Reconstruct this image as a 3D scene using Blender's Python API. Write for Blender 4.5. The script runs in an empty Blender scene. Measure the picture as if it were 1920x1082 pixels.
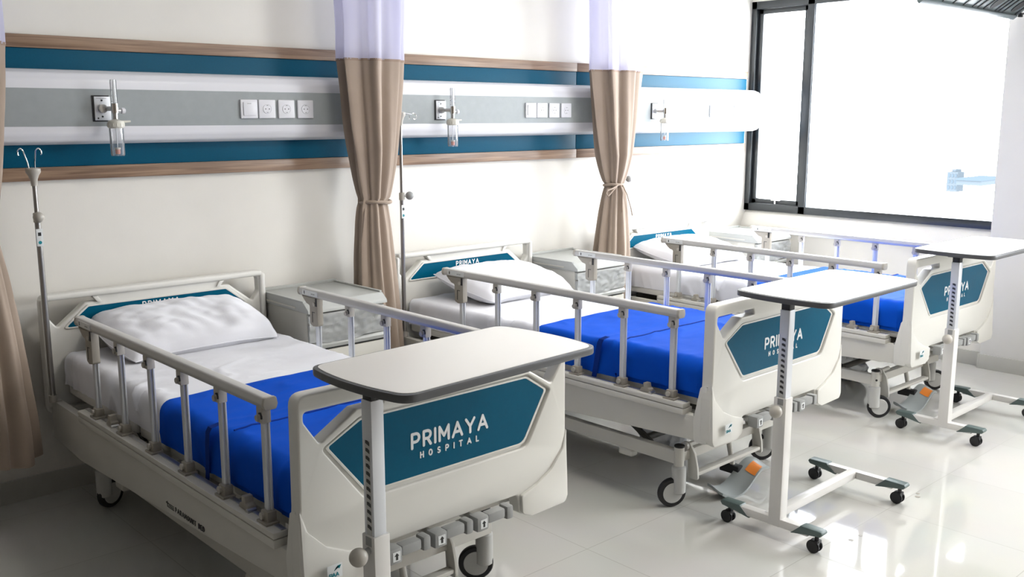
import bpy, bmesh, math, random
from mathutils import Vector, Matrix, noise
random.seed(7)
S = bpy.context.scene
COL = S.collection
PI = math.pi

# ------------------------------------------------------------------ materials
def mat(name, col, rough=.5, metal=0., spec=.5, coat=0., trans=0., bump=0., bscale=40., var=0., vscale=6., alpha=1., sheen=0.):
    m = bpy.data.materials.new(name); m.use_nodes = True
    nt = m.node_tree; b = nt.nodes['Principled BSDF']
    b.inputs['Base Color'].default_value = (*col, 1)
    b.inputs['Roughness'].default_value = rough
    b.inputs['Metallic'].default_value = metal
    b.inputs['Specular IOR Level'].default_value = spec
    b.inputs['Coat Weight'].default_value = coat
    b.inputs['Coat Roughness'].default_value = .12
    b.inputs['Sheen Weight'].default_value = sheen
    b.inputs['Alpha'].default_value = alpha
    tc = nt.nodes.new('ShaderNodeTexCoord')
    n = nt.nodes.new('ShaderNodeTexNoise'); n.inputs['Scale'].default_value = vscale; n.inputs['Detail'].default_value = 4
    nt.links.new(tc.outputs['Object'], n.inputs['Vector'])
    r = nt.nodes.new('ShaderNodeValToRGB')
    r.color_ramp.elements[0].color = (*[max(0, c*(1-var)) for c in col], 1); r.color_ramp.elements[0].position = .3
    r.color_ramp.elements[1].color = (*[min(1, c*(1+var)) for c in col], 1); r.color_ramp.elements[1].position = .7
    nt.links.new(n.outputs['Fac'], r.inputs['Fac']); nt.links.new(r.outputs['Color'], b.inputs['Base Color'])
    if bump:
        n2 = nt.nodes.new('ShaderNodeTexNoise'); n2.inputs['Scale'].default_value = bscale; n2.inputs['Detail'].default_value = 3
        nt.links.new(tc.outputs['Object'], n2.inputs['Vector'])
        bp = nt.nodes.new('ShaderNodeBump'); bp.inputs['Strength'].default_value = bump; bp.inputs['Distance'].default_value = .004
        nt.links.new(n2.outputs['Fac'], bp.inputs['Height']); nt.links.new(bp.outputs['Normal'], b.inputs['Normal'])
    return m
def clear(name, tint=(1, 1, 1), gloss=.12, rough=.03, bump=0., body=None, bodyw=0.):
    """thin clear sheet: transparent with a glossy skin and optionally a little diffuse body"""
    m = bpy.data.materials.new(name); m.use_nodes = True; nt = m.node_tree; nt.nodes.clear()
    out = nt.nodes.new('ShaderNodeOutputMaterial')
    tr = nt.nodes.new('ShaderNodeBsdfTransparent'); tr.inputs[0].default_value = (*tint, 1)
    gl = nt.nodes.new('ShaderNodeBsdfGlossy'); gl.inputs['Roughness'].default_value = rough
    lw = nt.nodes.new('ShaderNodeLayerWeight'); lw.inputs['Blend'].default_value = gloss
    mx = nt.nodes.new('ShaderNodeMixShader')
    nt.links.new(lw.outputs['Fresnel'], mx.inputs[0]); nt.links.new(tr.outputs[0], mx.inputs[1]); nt.links.new(gl.outputs[0], mx.inputs[2])
    last = mx
    if bodyw:
        df = nt.nodes.new('ShaderNodeBsdfDiffuse'); df.inputs[0].default_value = (*body, 1)
        m2 = nt.nodes.new('ShaderNodeMixShader'); m2.inputs[0].default_value = bodyw
        nt.links.new(mx.outputs[0], m2.inputs[1]); nt.links.new(df.outputs[0], m2.inputs[2]); last = m2
    if bump:
        tc = nt.nodes.new('ShaderNodeTexCoord'); n2 = nt.nodes.new('ShaderNodeTexNoise'); n2.inputs['Scale'].default_value = 18; n2.inputs['Detail'].default_value = 6
        n2.inputs['Distortion'].default_value = 1.5
        nt.links.new(tc.outputs['Object'], n2.inputs['Vector'])
        bp = nt.nodes.new('ShaderNodeBump'); bp.inputs['Strength'].default_value = bump; bp.inputs['Distance'].default_value = .02
        nt.links.new(n2.outputs['Fac'], bp.inputs['Height']); nt.links.new(bp.outputs['Normal'], gl.inputs['Normal'])
    nt.links.new(last.outputs[0], out.inputs[0])
    return m

M = {}
M['wall'] = mat('wall_paint', (.86, .83, .77), .55, var=.015, bump=.05, bscale=120)
M['dim'] = mat('bounce_cut_brown', (.26, .22, .18), .5)  # invented dark tone for the unseen walls, to cut bounced fill
M['column'] = mat('column_paint', (.78, .76, .73), .6, var=.01)
M['ceiling'] = mat('ceiling_paint', (.85, .84, .82), .8)
M['skirting'] = mat('skirting_tile', (.52, .51, .47), .35, var=.03)
M['cream'] = mat('cream_plastic', (.79, .775, .725), .32, var=.012, vscale=3)
M['frame_paint'] = mat('frame_paint', (.70, .68, .625), .38, var=.01)
M['deck'] = mat('deck_plastic', (.74, .725, .68), .45)
M['teal'] = mat('teal_laminate', (.0, .096, .178), .25, spec=.14, var=.03, vscale=90)
M['teal_band'] = mat('teal_board', (.0, .086, .16), .4, spec=.15, var=.05, vscale=120)
M['letter'] = mat('white_lettering', (.88, .88, .88), .4)
M['ink'] = mat('black_lettering', (.02, .02, .02), .4)
M['teal_ink'] = mat('teal_lettering', (.0, .25, .30), .4)
M['sticker'] = mat('white_sticker', (.80, .82, .82), .35)
M['alu'] = mat('anodised_aluminium', (.70, .72, .76), .34, metal=.35)
M['rail'] = mat('rail_grey', (.60, .59, .575), .38, metal=.15)
M['taupe'] = mat('taupe_plastic', (.36, .33, .28), .45)
M['taupe_l'] = mat('light_taupe_plastic', (.50, .47, .42), .4)
M['chrome'] = mat('chrome', (.72, .72, .72), .12, metal=1.)
M['steel'] = mat('brushed_steel', (.55, .55, .54), .32, metal=.9)
M['pole'] = mat('pole_steel', (.33, .32, .31), .28, metal=.85)
M['black'] = mat('black_rubber', (.012, .012, .014), .5)
M['dark'] = mat('dark_steel', (.045, .04, .035), .45)
M['grey'] = mat('grey_plastic', (.34, .345, .34), .42)
M['wheel'] = mat('wheel_disc', (.62, .62, .60), .4)
M['greengrey'] = mat('green_grey_plastic', (.10, .14, .135), .4)
M['pedal'] = mat('pedal_grey', (.36, .39, .39), .4)
M['orange'] = mat('orange_pad', (.85, .26, .04), .45)
M['sheet'] = mat('white_cotton', (.84, .84, .89), .85, spec=.2, bump=.12, bscale=30, sheen=.2)
M['pillow'] = mat('pillow_cotton', (.86, .86, .91), .85, spec=.2, bump=.12, bscale=30, sheen=.2)
M['blue'] = mat('blue_cloth', (.0, .080, .58), .85, spec=.15, var=.04, vscale=5, bump=.15, bscale=26)
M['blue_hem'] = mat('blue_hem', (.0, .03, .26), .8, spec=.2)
M['beige'] = mat('beige_curtain', (.375, .295, .235), .8, spec=.15, var=.05, bump=.1, bscale=60, sheen=.2)
M['seam'] = mat('curtain_seam', (.30, .22, .17), .85)
M['laminate'] = mat('white_laminate', (.83, .81, .78), .35)
M['edge'] = mat('dark_edge_rubber', (.085, .087, .092), .38)
M['table_paint'] = mat('table_paint', (.80, .78, .75), .3, coat=.2)
M['unit_white'] = mat('unit_white', (.80, .80, .84), .3, coat=.1)
M['unit_grey'] = mat('unit_grey', (.40, .43, .435), .6, spec=.25, var=.03, vscale=30)
M['switch'] = mat('switch_white', (.84, .84, .88), .3)
M['socket_shade'] = mat('socket_recess_shade', (.33, .33, .34), .5)
M['cab_body'] = mat('cabinet_cream', (.66, .64, .58), .45)
M['cab_top'] = mat('cabinet_grey_top', (.50, .51, .49), .38, coat=.1)
M['film'] = clear('plastic_film', gloss=.3, rough=.16, bump=1., body=(.85, .87, .87), bodyw=.32)
M['bag'] = clear('bag_film', gloss=.4, rough=.25, bump=1., body=(.75, .77, .82), bodyw=.6)
M['glass'] = clear('window_glass', gloss=.06, rough=.0)
M['acrylic'] = clear('clear_acrylic', gloss=.22, rough=.05, body=(.8, .84, .88), bodyw=.12)
M['winframe'] = mat('window_aluminium', (.035, .04, .045), .35, metal=.3, coat=.2)
M['winbright'] = mat('window_track_alu', (.45, .50, .55), .3, metal=.6)
M['tv'] = mat('dark_casing', (.12, .15, .155), .4)
M['pinkish'] = mat('salmon_float', (.80, .32, .24), .5)
M['ivory'] = mat('ivory_cap', (.72, .70, .62), .4)
M['bldg'] = mat('far_building', (.036, .043, .050), .8, spec=.0)
M['bldg2'] = mat('far_roof', (.030, .039, .048), .8, spec=.0)

def wood():
    m = mat('oak_strip', (.36, .23, .15), .42, coat=.1)
    nt = m.node_tree; b = nt.nodes['Principled BSDF']
    tc = nt.nodes.new('ShaderNodeTexCoord'); mp = nt.nodes.new('ShaderNodeMapping'); mp.inputs['Scale'].default_value = (1.2, 30, 34)
    n = nt.nodes.new('ShaderNodeTexNoise'); n.inputs['Scale'].default_value = 2.2; n.inputs['Detail'].default_value = 7; n.inputs['Distortion'].default_value = .6
    r = nt.nodes.new('ShaderNodeValToRGB')
    r.color_ramp.elements[0].position = .32; r.color_ramp.elements[0].color = (.17, .095, .055, 1)
    r.color_ramp.elements[1].position = .68; r.color_ramp.elements[1].color = (.37, .24, .155, 1)
    nt.links.new(tc.outputs['Object'], mp.inputs[0]); nt.links.new(mp.outputs[0], n.inputs['Vector'])
    nt.links.new(n.outputs['Fac'], r.inputs['Fac']); nt.links.new(r.outputs['Color'], b.inputs['Base Color'])
    return m
M['wood'] = wood()

def tilefloor():
    m = bpy.data.materials.new('polished_tile'); m.use_nodes = True; nt = m.node_tree; b = nt.nodes['Principled BSDF']
    tc = nt.nodes.new('ShaderNodeTexCoord'); mp = nt.nodes.new('ShaderNodeMapping')
    mp.inputs['Location'].default_value = (-TX, -TY, 0)
    br = nt.nodes.new('ShaderNodeTexBrick'); br.offset = 0; br.squash = 1
    br.inputs['Scale'].default_value = 1; br.inputs['Brick Width'].default_value = .6; br.inputs['Row Height'].default_value = .6
    br.inputs['Mortar Size'].default_value = .0016; br.inputs['Mortar Smooth'].default_value = .1
    br.inputs['Color1'].default_value = (.64, .63, .595, 1); br.inputs['Color2'].default_value = (.62, .61, .575, 1)
    br.inputs['Mortar'].default_value = (.33, .315, .28, 1)
    nt.links.new(tc.outputs['Object'], mp.inputs[0]); nt.links.new(mp.outputs[0], br.inputs['Vector'])
    n = nt.nodes.new('ShaderNodeTexNoise'); n.inputs['Scale'].default_value = 2.5; n.inputs['Detail'].default_value = 5
    nt.links.new(tc.outputs['Object'], n.inputs['Vector'])
    mx = nt.nodes.new('ShaderNodeMixRGB'); mx.blend_type = 'MULTIPLY'; mx.inputs[0].default_value = .10
    nt.links.new(br.outputs['Color'], mx.inputs[1]); nt.links.new(n.outputs['Color'], mx.inputs[2])
    nt.links.new(mx.outputs[0], b.inputs['Base Color'])
    mr = nt.nodes.new('ShaderNodeMapRange'); mr.inputs['To Min'].default_value = .05; mr.inputs['To Max'].default_value = .4
    nt.links.new(br.outputs['Fac'], mr.inputs['Value']); nt.links.new(mr.outputs[0], b.inputs['Roughness'])
    b.inputs['Specular IOR Level'].default_value = .75
    return m
TX, TY = 2.59, -1.9755
M['floor'] = tilefloor()

def sheer():
    m = bpy.data.materials.new('sheer_voile'); m.use_nodes = True; nt = m.node_tree; nt.nodes.clear()
    out = nt.nodes.new('ShaderNodeOutputMaterial')
    df = nt.nodes.new('ShaderNodeBsdfDiffuse'); df.inputs[0].default_value = (.80, .79, .93, 1)
    tl = nt.nodes.new('ShaderNodeBsdfTranslucent'); tl.inputs[0].default_value = (.74, .73, .93, 1)
    tp = nt.nodes.new('ShaderNodeBsdfTransparent')
    m1 = nt.nodes.new('ShaderNodeMixShader'); m1.inputs[0].default_value = .45
    m2 = nt.nodes.new('ShaderNodeMixShader'); m2.inputs[0].default_value = .30
    nt.links.new(df.outputs[0], m1.inputs[1]); nt.links.new(tl.outputs[0], m1.inputs[2])
    nt.links.new(m1.outputs[0], m2.inputs[1]); nt.links.new(tp.outputs[0], m2.inputs[2]); nt.links.new(m2.outputs[0], out.inputs[0])
    return m
M['sheer'] = sheer()

# ------------------------------------------------------------------ mesh builder
class MB:
    def __init__(s): s.bm = bmesh.new(); s.mats = []
    def mi(s, m):
        if m not in s.mats: s.mats.append(m)
        return s.mats.index(m)
    def _new(s, geomf, m, T=None, smooth=True):
        before = set(s.bm.faces); vb = set(s.bm.verts)
        geomf()
        nf = [f for f in s.bm.faces if f not in before]; nv = [v for v in s.bm.verts if v not in vb]
        k = s.mi(m)
        for f in nf: f.material_index = k; f.smooth = smooth
        if T is not None: bmesh.ops.transform(s.bm, matrix=T, verts=nv)
        return nf
    def box(s, a, b, m, bev=.003, T=None, seg=2):
        a = Vector(a); b = Vector(b); c = (a+b)/2; d = b-a
        t = bmesh.new(); bmesh.ops.create_cube(t, size=1, matrix=Matrix.Translation(c) @ Matrix.Diagonal((abs(d.x), abs(d.y), abs(d.z), 1)))
        if bev: bmesh.ops.bevel(t, geom=list(t.edges), offset=min(bev, .45*min(abs(d.x), abs(d.y), abs(d.z))), segments=seg, affect='EDGES', profile=.6)
        s.merge(t, m, T); return s
    def merge(s, t, m, T=None, smooth=True):
        if T is not None: bmesh.ops.transform(t, matrix=T, verts=t.verts)
        k = s.mi(m); vm = {}
        for v in t.verts: vm[v] = s.bm.verts.new(v.co)
        for f in t.faces:
            try: g = s.bm.faces.new([vm[v] for v in f.verts])
            except ValueError: continue
            g.material_index = k; g.smooth = smooth
        t.free()
    def prism(s, pts, axis, a, b, m, bev=0., T=None, smooth=False):
        """pts: outline in the two other axes; extruded along axis from a to b"""
        def P(p, h):
            return {'x': (h, p[0], p[1]), 'y': (p[0], h, p[1]), 'z': (p[0], p[1], h)}[axis]
        t = bmesh.new(); va = [t.verts.new(P(p, a)) for p in pts]; vb = [t.verts.new(P(p, b)) for p in pts]
        n = len(pts); t.faces.new(va[::-1]); t.faces.new(vb)
        for i in range(n): t.faces.new((va[i], va[(i+1) % n], vb[(i+1) % n], vb[i]))
        bmesh.ops.recalc_face_normals(t, faces=t.faces)
        if bev: bmesh.ops.bevel(t, geom=[e for e in t.edges if e.calc_face_angle(0) > .5], offset=bev, segments=2, affect='EDGES', profile=.6)
        s.merge(t, m, T, smooth or bool(bev)); return s
    def cyl(s, p, q, r, m, r2=None, n=20, T=None, bev=0.):
        p = Vector(p); q = Vector(q); d = q-p; L = d.length
        t = bmesh.new(); bmesh.ops.create_cone(t, cap_ends=True, segments=n, radius1=r, radius2=r if r2 is None else r2, depth=L)
        if bev: bmesh.ops.bevel(t, geom=[e for e in t.edges if e.calc_face_angle(0) > 1.], offset=bev, segments=2, affect='EDGES')
        R = Matrix.Translation((p+q)/2) @ d.to_track_quat('Z', 'Y').to_matrix().to_4x4()
        bmesh.ops.transform(t, matrix=R, verts=t.verts); s.merge(t, m, T); return s
    def tube(s, pts, r, m, n=10, T=None, closed=False, flat=1.):
        pts = [Vector(p) for p in pts]; t = bmesh.new(); rings = []; up = None
        N = len(pts)
        for i, p in enumerate(pts):
            if closed: d = pts[(i+1) % N]-pts[i-1]
            else: d = pts[min(i+1, N-1)]-pts[max(i-1, 0)]
            d.normalize()
            if up is None:
                up = Vector((0, 0, 1)) if abs(d.z) < .9 else Vector((1, 0, 0))
            u = (up-d*up.dot(d)).normalized(); w = d.cross(u); up = u
            rr = r[i] if isinstance(r, (list, tuple)) else r
            rings.append([t.verts.new(p+u*math.cos(2*PI*k/n)*rr*flat+w*math.sin(2*PI*k/n)*rr) for k in range(n)])
        for i in range(N if closed else N-1):
            A, B = rings[i], rings[(i+1) % N]
            for k in range(n): t.faces.new((A[k], A[(k+1) % n], B[(k+1) % n], B[k]))
        if not closed: t.faces.new(rings[0][::-1]); t.faces.new(rings[-1])
        bmesh.ops.recalc_face_normals(t, faces=t.faces)
        s.merge(t, m, T); return s
    def ball(s, c, r, m, sc=(1, 1, 1), T=None, n=20):
        t = bmesh.new(); bmesh.ops.create_uvsphere(t, u_segments=n, v_segments=n//2, radius=r)
        bmesh.ops.transform(t, matrix=Matrix.Translation(c) @ Matrix.Diagonal((*sc, 1)), verts=t.verts); s.merge(t, m, T); return s
    def lathe(s, prof, m, c=(0, 0, 0), axis='z', n=28, T=None):
        t = bmesh.new(); rings = []
        for r, h in prof:
            ring = []
            for k in range(n):
                a = 2*PI*k/n; x, y = r*math.cos(a), r*math.sin(a)
                co = {'z': (x, y, h), 'y': (x, h, y), 'x': (h, x, y)}[axis]
                ring.append(t.verts.new(Vector(co)+Vector(c)))
            rings.append(ring)
        for A, B in zip(rings, rings[1:]):
            for k in range(n): t.faces.new((A[k], A[(k+1) % n], B[(k+1) % n], B[k]))
        t.faces.new(rings[0]); t.faces.new(rings[-1])
        bmesh.ops.remove_doubles(t, verts=t.verts, dist=1e-6)
        bmesh.ops.recalc_face_normals(t, faces=t.faces)
        s.merge(t, m, T); return s
    def grid(s, fn, nu, nv, m, closeu=False, T=None):
        t = bmesh.new(); V = [[t.verts.new(fn(i/(nu if closeu else nu), j/nv)) for j in range(nv+1)] for i in range(nu if closeu else nu+1)]
        K = len(V)
        for i in range(K if closeu else K-1):
            for j in range(nv): t.faces.new((V[i][j], V[(i+1) % K][j], V[(i+1) % K][j+1], V[i][j+1]))
        s.merge(t, m, T); return s
    def build(s, name, parent=None, loc=None, rot=None, auto=True):
        me = bpy.data.meshes.new(name); bmesh.ops.recalc_face_normals(s.bm, faces=s.bm.faces) if auto == 'recalc' else None
        s.bm.to_mesh(me); s.bm.free()
        for m in s.mats: me.materials.append(m)
        if auto: me.set_sharp_from_angle(angle=math.radians(38))
        o = bpy.data.objects.new(name, me); COL.objects.link(o)
        if parent: o.parent = parent
        if loc is not None: o.location = loc
        if rot is not None: o.rotation_euler = rot
        return o

def rounded(pts, r, n=5):
    """round the corners of a polygon; r may be one radius or one per corner"""
    out = []; N = len(pts)
    for i, p in enumerate(pts):
        p = Vector(p); a = Vector(pts[i-1]); b = Vector(pts[(i+1) % N]); rr = r[i] if isinstance(r, (list, tuple)) else r
        if rr <= 0: out.append(tuple(p)); continue
        da = (a-p); db = (b-p); la, lb = da.length, db.length; da.normalize(); db.normalize()
        ang = da.angle(db); d = min(rr/max(math.tan(ang/2), .05), la*.48, lb*.48)
        A = p+da*d; B = p+db*d
        for k in range(n+1):
            t = k/n; out.append(tuple(A*(1-t)**2+p*2*t*(1-t)+B*t*t))
    return out

def plate(loops, depth, bevel, m):
    """flat plate in XZ with holes, front face towards -Y, centred on y=0; returns a bmesh"""
    c = bpy.data.curves.new('tmp', 'CURVE'); c.dimensions = '2D'; c.fill_mode = 'BOTH'
    c.extrude = depth/2-bevel; c.bevel_depth = bevel; c.bevel_resolution = 3; c.offset = -bevel
    for L in loops:
        s = c.splines.new('POLY'); s.points.add(len(L)-1)
        for i, (x, z) in enumerate(L): s.points[i].co = (x, z, 0, 1)
        s.use_cyclic_u = True
    o = bpy.data.objects.new('tmp', c); COL.objects.link(o)
    dg = bpy.context.evaluated_depsgraph_get(); dg.update()
    me = bpy.data.meshes.new_from_object(o.evaluated_get(dg))
    t = bmesh.new(); t.from_mesh(me); bpy.data.meshes.remove(me)
    bpy.data.objects.remove(o); bpy.data.curves.remove(c)
    bmesh.ops.remove_doubles(t, verts=t.verts, dist=1e-5)
    bmesh.ops.transform(t, matrix=Matrix.Rotation(PI/2, 4, 'X'), verts=t.verts)
    return t

def tag(o, label=None, cat=None, group=None, kind=None):
    if label: o['label'] = label
    if cat: o['category'] = cat
    if group: o['group'] = group
    if kind: o['kind'] = kind
    return o
def empty(name, loc=(0, 0, 0), rz=0.):
    o = bpy.data.objects.new(name, None); COL.objects.link(o); o.location = loc; o.rotation_euler = (0, 0, rz)
    o.empty_display_size = .1
    return o
def copy_tree(o, parent=None):
    c = o.copy(); COL.objects.link(c); c.parent = parent
    for ch in CH.get(o.name, []):
        if ch.name != SKIP: copy_tree(ch, c)
    return c
CH = {}; SKIP = ''
def index_children():
    CH.clear()
    for o in bpy.data.objects:
        if o.parent: CH.setdefault(o.parent.name, []).append(o)

# ------------------------------------------------------------------ monoline lettering
def arc(cx, cy, rx, ry, a0, a1, n=8):
    return [(cx+rx*math.cos(math.radians(a0+(a1-a0)*k/n)), cy+ry*math.sin(math.radians(a0+(a1-a0)*k/n))) for k in range(n+1)]
def glyph(ch):
    if ch == 'P': return .62, [[(0, 0), (0, 1), (.34, 1)]+arc(.34, .71, .27, .29, 90, -90)[1:]+[(0, .42)]]
    if ch == 'R': return .62, [[(0, 0), (0, 1), (.33, 1)]+arc(.33, .73, .27, .27, 90, -90)[1:]+[(0, .46)], [(.33, .46), (.6, 0)]]
    if ch == 'I': return 0., [[(0, 0), (0, 1)]]
    if ch == 'M': return .82, [[(0, 0), (0, 1), (.41, .3), (.82, 1), (.82, 0)]]
    if ch == 'A': return .84, [[(0, 0), (.42, 1), (.84, 0)], [(.15, .32), (.69, .32)]]
    if ch == 'Y': return .78, [[(0, 1), (.39, .45), (.78, 1)], [(.39, .45), (.39, 0)]]
    if ch == 'H': return .62, [[(0, 0), (0, 1)], [(.62, 0), (.62, 1)], [(0, .5), (.62, .5)]]
    if ch == 'O': return .66, [arc(.33, .5, .33, .5, 0, 360, 18)]
    if ch == 'S': return .56, [arc(.29, .74, .26, .26, 40, 270, 9)+arc(.27, .25, .27, .25, 90, -140, 9)[1:]]
    if ch == 'T': return .64, [[(0, 1), (.64, 1)], [(.32, 1), (.32, 0)]]
    if ch == 'L': return .5, [[(0, 1), (0, 0), (.5, 0)]]
    if ch == 'U': return .62, [[(0, 1), (0, .32)]+arc(.31, .31, .31, .31, 180, 360)[1:]+[(.62, 1)]]
    if ch == 'N': return .66, [[(0, 0), (0, 1), (.66, 0), (.66, 1)]]
    if ch == 'B': return .58, [[(0, 0), (0, 1), (.3, 1)]+arc(.3, .76, .24, .24, 90, -90)[1:]+[(0, .52)], [(.3, .52)]+arc(.3, .26, .28, .26, 90, -90)[1:]+[(0, 0)]]
    if ch == 'E': return .52, [[(.52, 1), (0, 1), (0, 0), (.52, 0)], [(0, .52), (.46, .52)]]
    if ch == 'D': return .66, [[(0, 0), (0, 1), (.26, 1)]+arc(.26, .5, .4, .5, 90, -90, 10)[1:]+[(0, 0)]]
    return .4, []
def lettering(mb, text, x0, z0, h, total, w, m, y, th=.0012, T=None, flip=False):
    """strokes drawn as rounded ribbons in the XZ plane, face towards -Y; total = overall width"""
    gl = [glyph(c) for c in text]; adv = sum(g[0] for g in gl)*h
    gap = (total-adv)/max(len(text)-1, 1); x = x0; L = 0
    for wdt, strokes in gl:
        for st in strokes:
            for k, ((ax, az), (bx, bz)) in enumerate(zip(st, st[1:])):
                a = Vector((x+ax*h, z0+az*h)); b = Vector((x+bx*h, z0+bz*h)); d = b-a
                if d.length < 1e-6: continue
                t = math.atan2(d.y, d.x); r = w/2
                pts = [(a.x+r*math.cos(t+PI/2+PI*i/6), a.y+r*math.sin(t+PI/2+PI*i/6)) for i in range(7)]
                pts += [(b.x+r*math.cos(t-PI/2+PI*i/6), b.y+r*math.sin(t-PI/2+PI*i/6)) for i in range(7)]
                e = 1e-5*L; L += 1
                mb.prism(pts, 'y', y-th-e, y, m, T=T)
        x += wdt*h+gap

# ------------------------------------------------------------------ the room
XW = 6.50                     # low wall under the window (inner face)
XC = 6.455                    # column face
XL, YB, ZC = -3.2, -6.2, 2.95
def struct(name, mb): return tag(mb.build(name), kind='structure')
b = MB(); b.box((XL-.1, YB-.1, -.12), (XW+.25, .12, 0), M['floor'], 0)
spots = [(3.405, -2.62), (3.47, -2.625), (4.02, -2.60), (4.055, -2.585), (3.10, -2.93), (3.13, -2.905), (3.16, -2.935), (5.36, -2.60), (5.40, -2.585)]
for k, (x, y) in enumerate(spots): b.cyl((x, y, 0), (x, y, .0012), .008 if k % 2 else .011, M['taupe'], n=10)
struct('floor', b)
struct('ceiling', MB().box((XL-.1, YB-.1, ZC), (XW+.25, .12, ZC+.1), M['ceiling'], 0))
struct('wall_head', MB().box((XL-.1, 0, 0), (XW+.25, .12, ZC), M['wall'], 0))
struct('wall_left', MB().box((XL-.1, YB, 0), (XL, 0, ZC), M['dim'], 0))  # unseen wall, set far off and darkened for less bounce
struct('wall_back', MB().box((XL-.1, YB-.12, 0), (XW+.25, YB, ZC), M['dim'], 0))
# window wall: low wall with a sloping sill, lintel, column, opening for an added second window further along
b = MB()
b.prism([(XW, 0), (XW+.15, 0), (XW+.15, .905), (XW+.02, .905), (XW-.035, .80), (XW-.035, .775), (XW, .77)], 'y', -2.02, 0, M['wall'])
b.box((XW, -2.02, 2.475), (XW+.15, 0, ZC), M['wall'], 0)
b.box((XW+.02, -5.3, 0), (XW+.15, -3.3, .905), M['wall'], 0); b.box((XW+.02, -5.3, 2.475), (XW+.15, -3.3, ZC), M['wall'], 0)
b.box((XC, YB, 0), (XW+.15, -5.3, ZC), M['wall'], 0)
struct('wall_right', b)
struct('wall_column', MB().box((XC, -3.3, 0), (XW-.008, -1.885, ZC), M['column'], .003).box((XW-.008, -3.3, 0), (XW+.15, -2.02, ZC), M['column'], 0))
# skirting
struct('baseboard_head', MB().box((XL, -.012, 0), (XW, 0, .10), M['skirting'], .002))
struct('baseboard_left', MB().box((XL, YB, 0), (XL+.012, -.012, .10), M['skirting'], .002))
b = MB(); b.box((XW-.012, -1.873, 0), (XW, -.012, .095), M['skirting'], .002)
b.box((XC-.012, -3.3, 0), (XC, -1.885, .095), M['skirting'], .002); b.box((XC-.012, -1.885, 0), (XW-.012, -1.873, .095), M['skirting'], .002)
b.box((XC-.012, YB, 0), (XC, -3.3, .095), M['skirting'], .002)
struct('baseboard_right', b)
struct('baseboard_back', MB().box((XL, YB, 0), (XW, YB+.012, .10), M['skirting'], .002))

def window(n, y0, y1, ym):
    """dark aluminium window between y1 < y0, narrow casement on the y0 side of the mullion ym"""
    root = tag(empty('window_%d' % n, (XW+.06, (y0+y1)/2, .905)), kind='structure')
    root.location = (0, 0, 0)
    f = MB(); x0, x1, z0, z1 = XW-.005, XW+.11, .905, 2.475; w = .045
    f.box((x0, y1, z0), (x1, y0, z0+.055), M['winframe'], .003); f.box((x0, y1, z1-.055), (x1, y0, z1), M['winframe'], .003)
    f.box((x0, y0-w, z0), (x1, y0, z1), M['winframe'], .003); f.box((x0, y1, z0), (x1, y1+w, z1), M['winframe'], .003)
    f.box((x0, ym-.028, z0), (x1, ym+.028, z1), M['winframe'], .003)
    f.box((x0+.01, ym-.034, z0+.05), (x0+.09, ym-.0275, z1-.05), M['winbright'], .001)
    f.box((x0+.05, y0-w-.006, z0+.05), (x0+.09, y0-w+.0005, z1-.05), M['winbright'], .001)
    fo = f.build('window_frame', root)
    s = MB(); a0, a1 = y0-w-.006, ym+.030
    s.box((x0+.03, a1, z0+.056), (x0+.065, a0, z0+.092), M['winframe'], .003); s.box((x0+.03, a1, z1-.092), (x0+.065, a0, z1-.056), M['winframe'], .003)
    s.box((x0+.03, a0-.035, z0+.056), (x0+.065, a0, z1-.056), M['winframe'], .003); s.box((x0+.03, a1, z0+.056), (x0+.065, a1+.035, z1-.056), M['winframe'], .003)
    so = s.build('casement_frame', root)
    g = MB(); g.box((x0+.045, a1+.03, z0+.09), (x0+.049, a0-.03, z1-.09), M['glass'], 0); g.build('casement_pane', so)
    h = MB(); yc = (a0+a1)/2
    h.box((x0+.012, yc-.05, z0+.083), (x0+.03, yc+.03, z0+.093), M['chrome'], .003); h.box((x0+.016, yc-.012, z0+.058), (x0+.028, yc+.004, z0+.086), M['chrome'], .003)
    h.build('window_latch', so)
    g = MB(); g.box((x0+.075, y1+w-.005, z0+.05), (x0+.079, ym-.03, z1-.05), M['glass'], 0); g.build('window_pane', root)
window(1, 0., -2.02, -.50)
window(2, -3.3, -5.3, -3.85)  # unseen window, added to light the footboards

# headwall boards: oak strips above and below a teal board, in three lengths
lab = ['teal wall board with oak edge strips above the nearest bed',
       'teal wall board with oak edge strips behind the middle bed, between the two curtains',
       'pale lit teal wall board with oak edge strips ending beside the window']
for (xa, xb), L in zip(((.55, 2.905), (2.909, 4.56), (4.564, 6.44)), lab):
    r = tag(empty('headwall_board', ((xa+xb)/2, 0, 1.365)), L, 'wall board', 'headwall boards')
    ox, oz = -(xa+xb)/2, -1.365
    T = Matrix.Translation((ox, 0, oz))
    MB().box((xa, -.016, 1.421), (xb, -.0006, 1.904), M['teal_band'], .001, T).build('teal_board', r)
    MB().box((xa, -.024, 1.905), (xb, -.0006, 1.958), M['wood'], .0015, T).build('wood_strip', r)
    MB().box((xa, -.024, 1.365), (xb, -.0006, 1.420), M['wood'], .0015, T).build('wood_strip', r)

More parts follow.
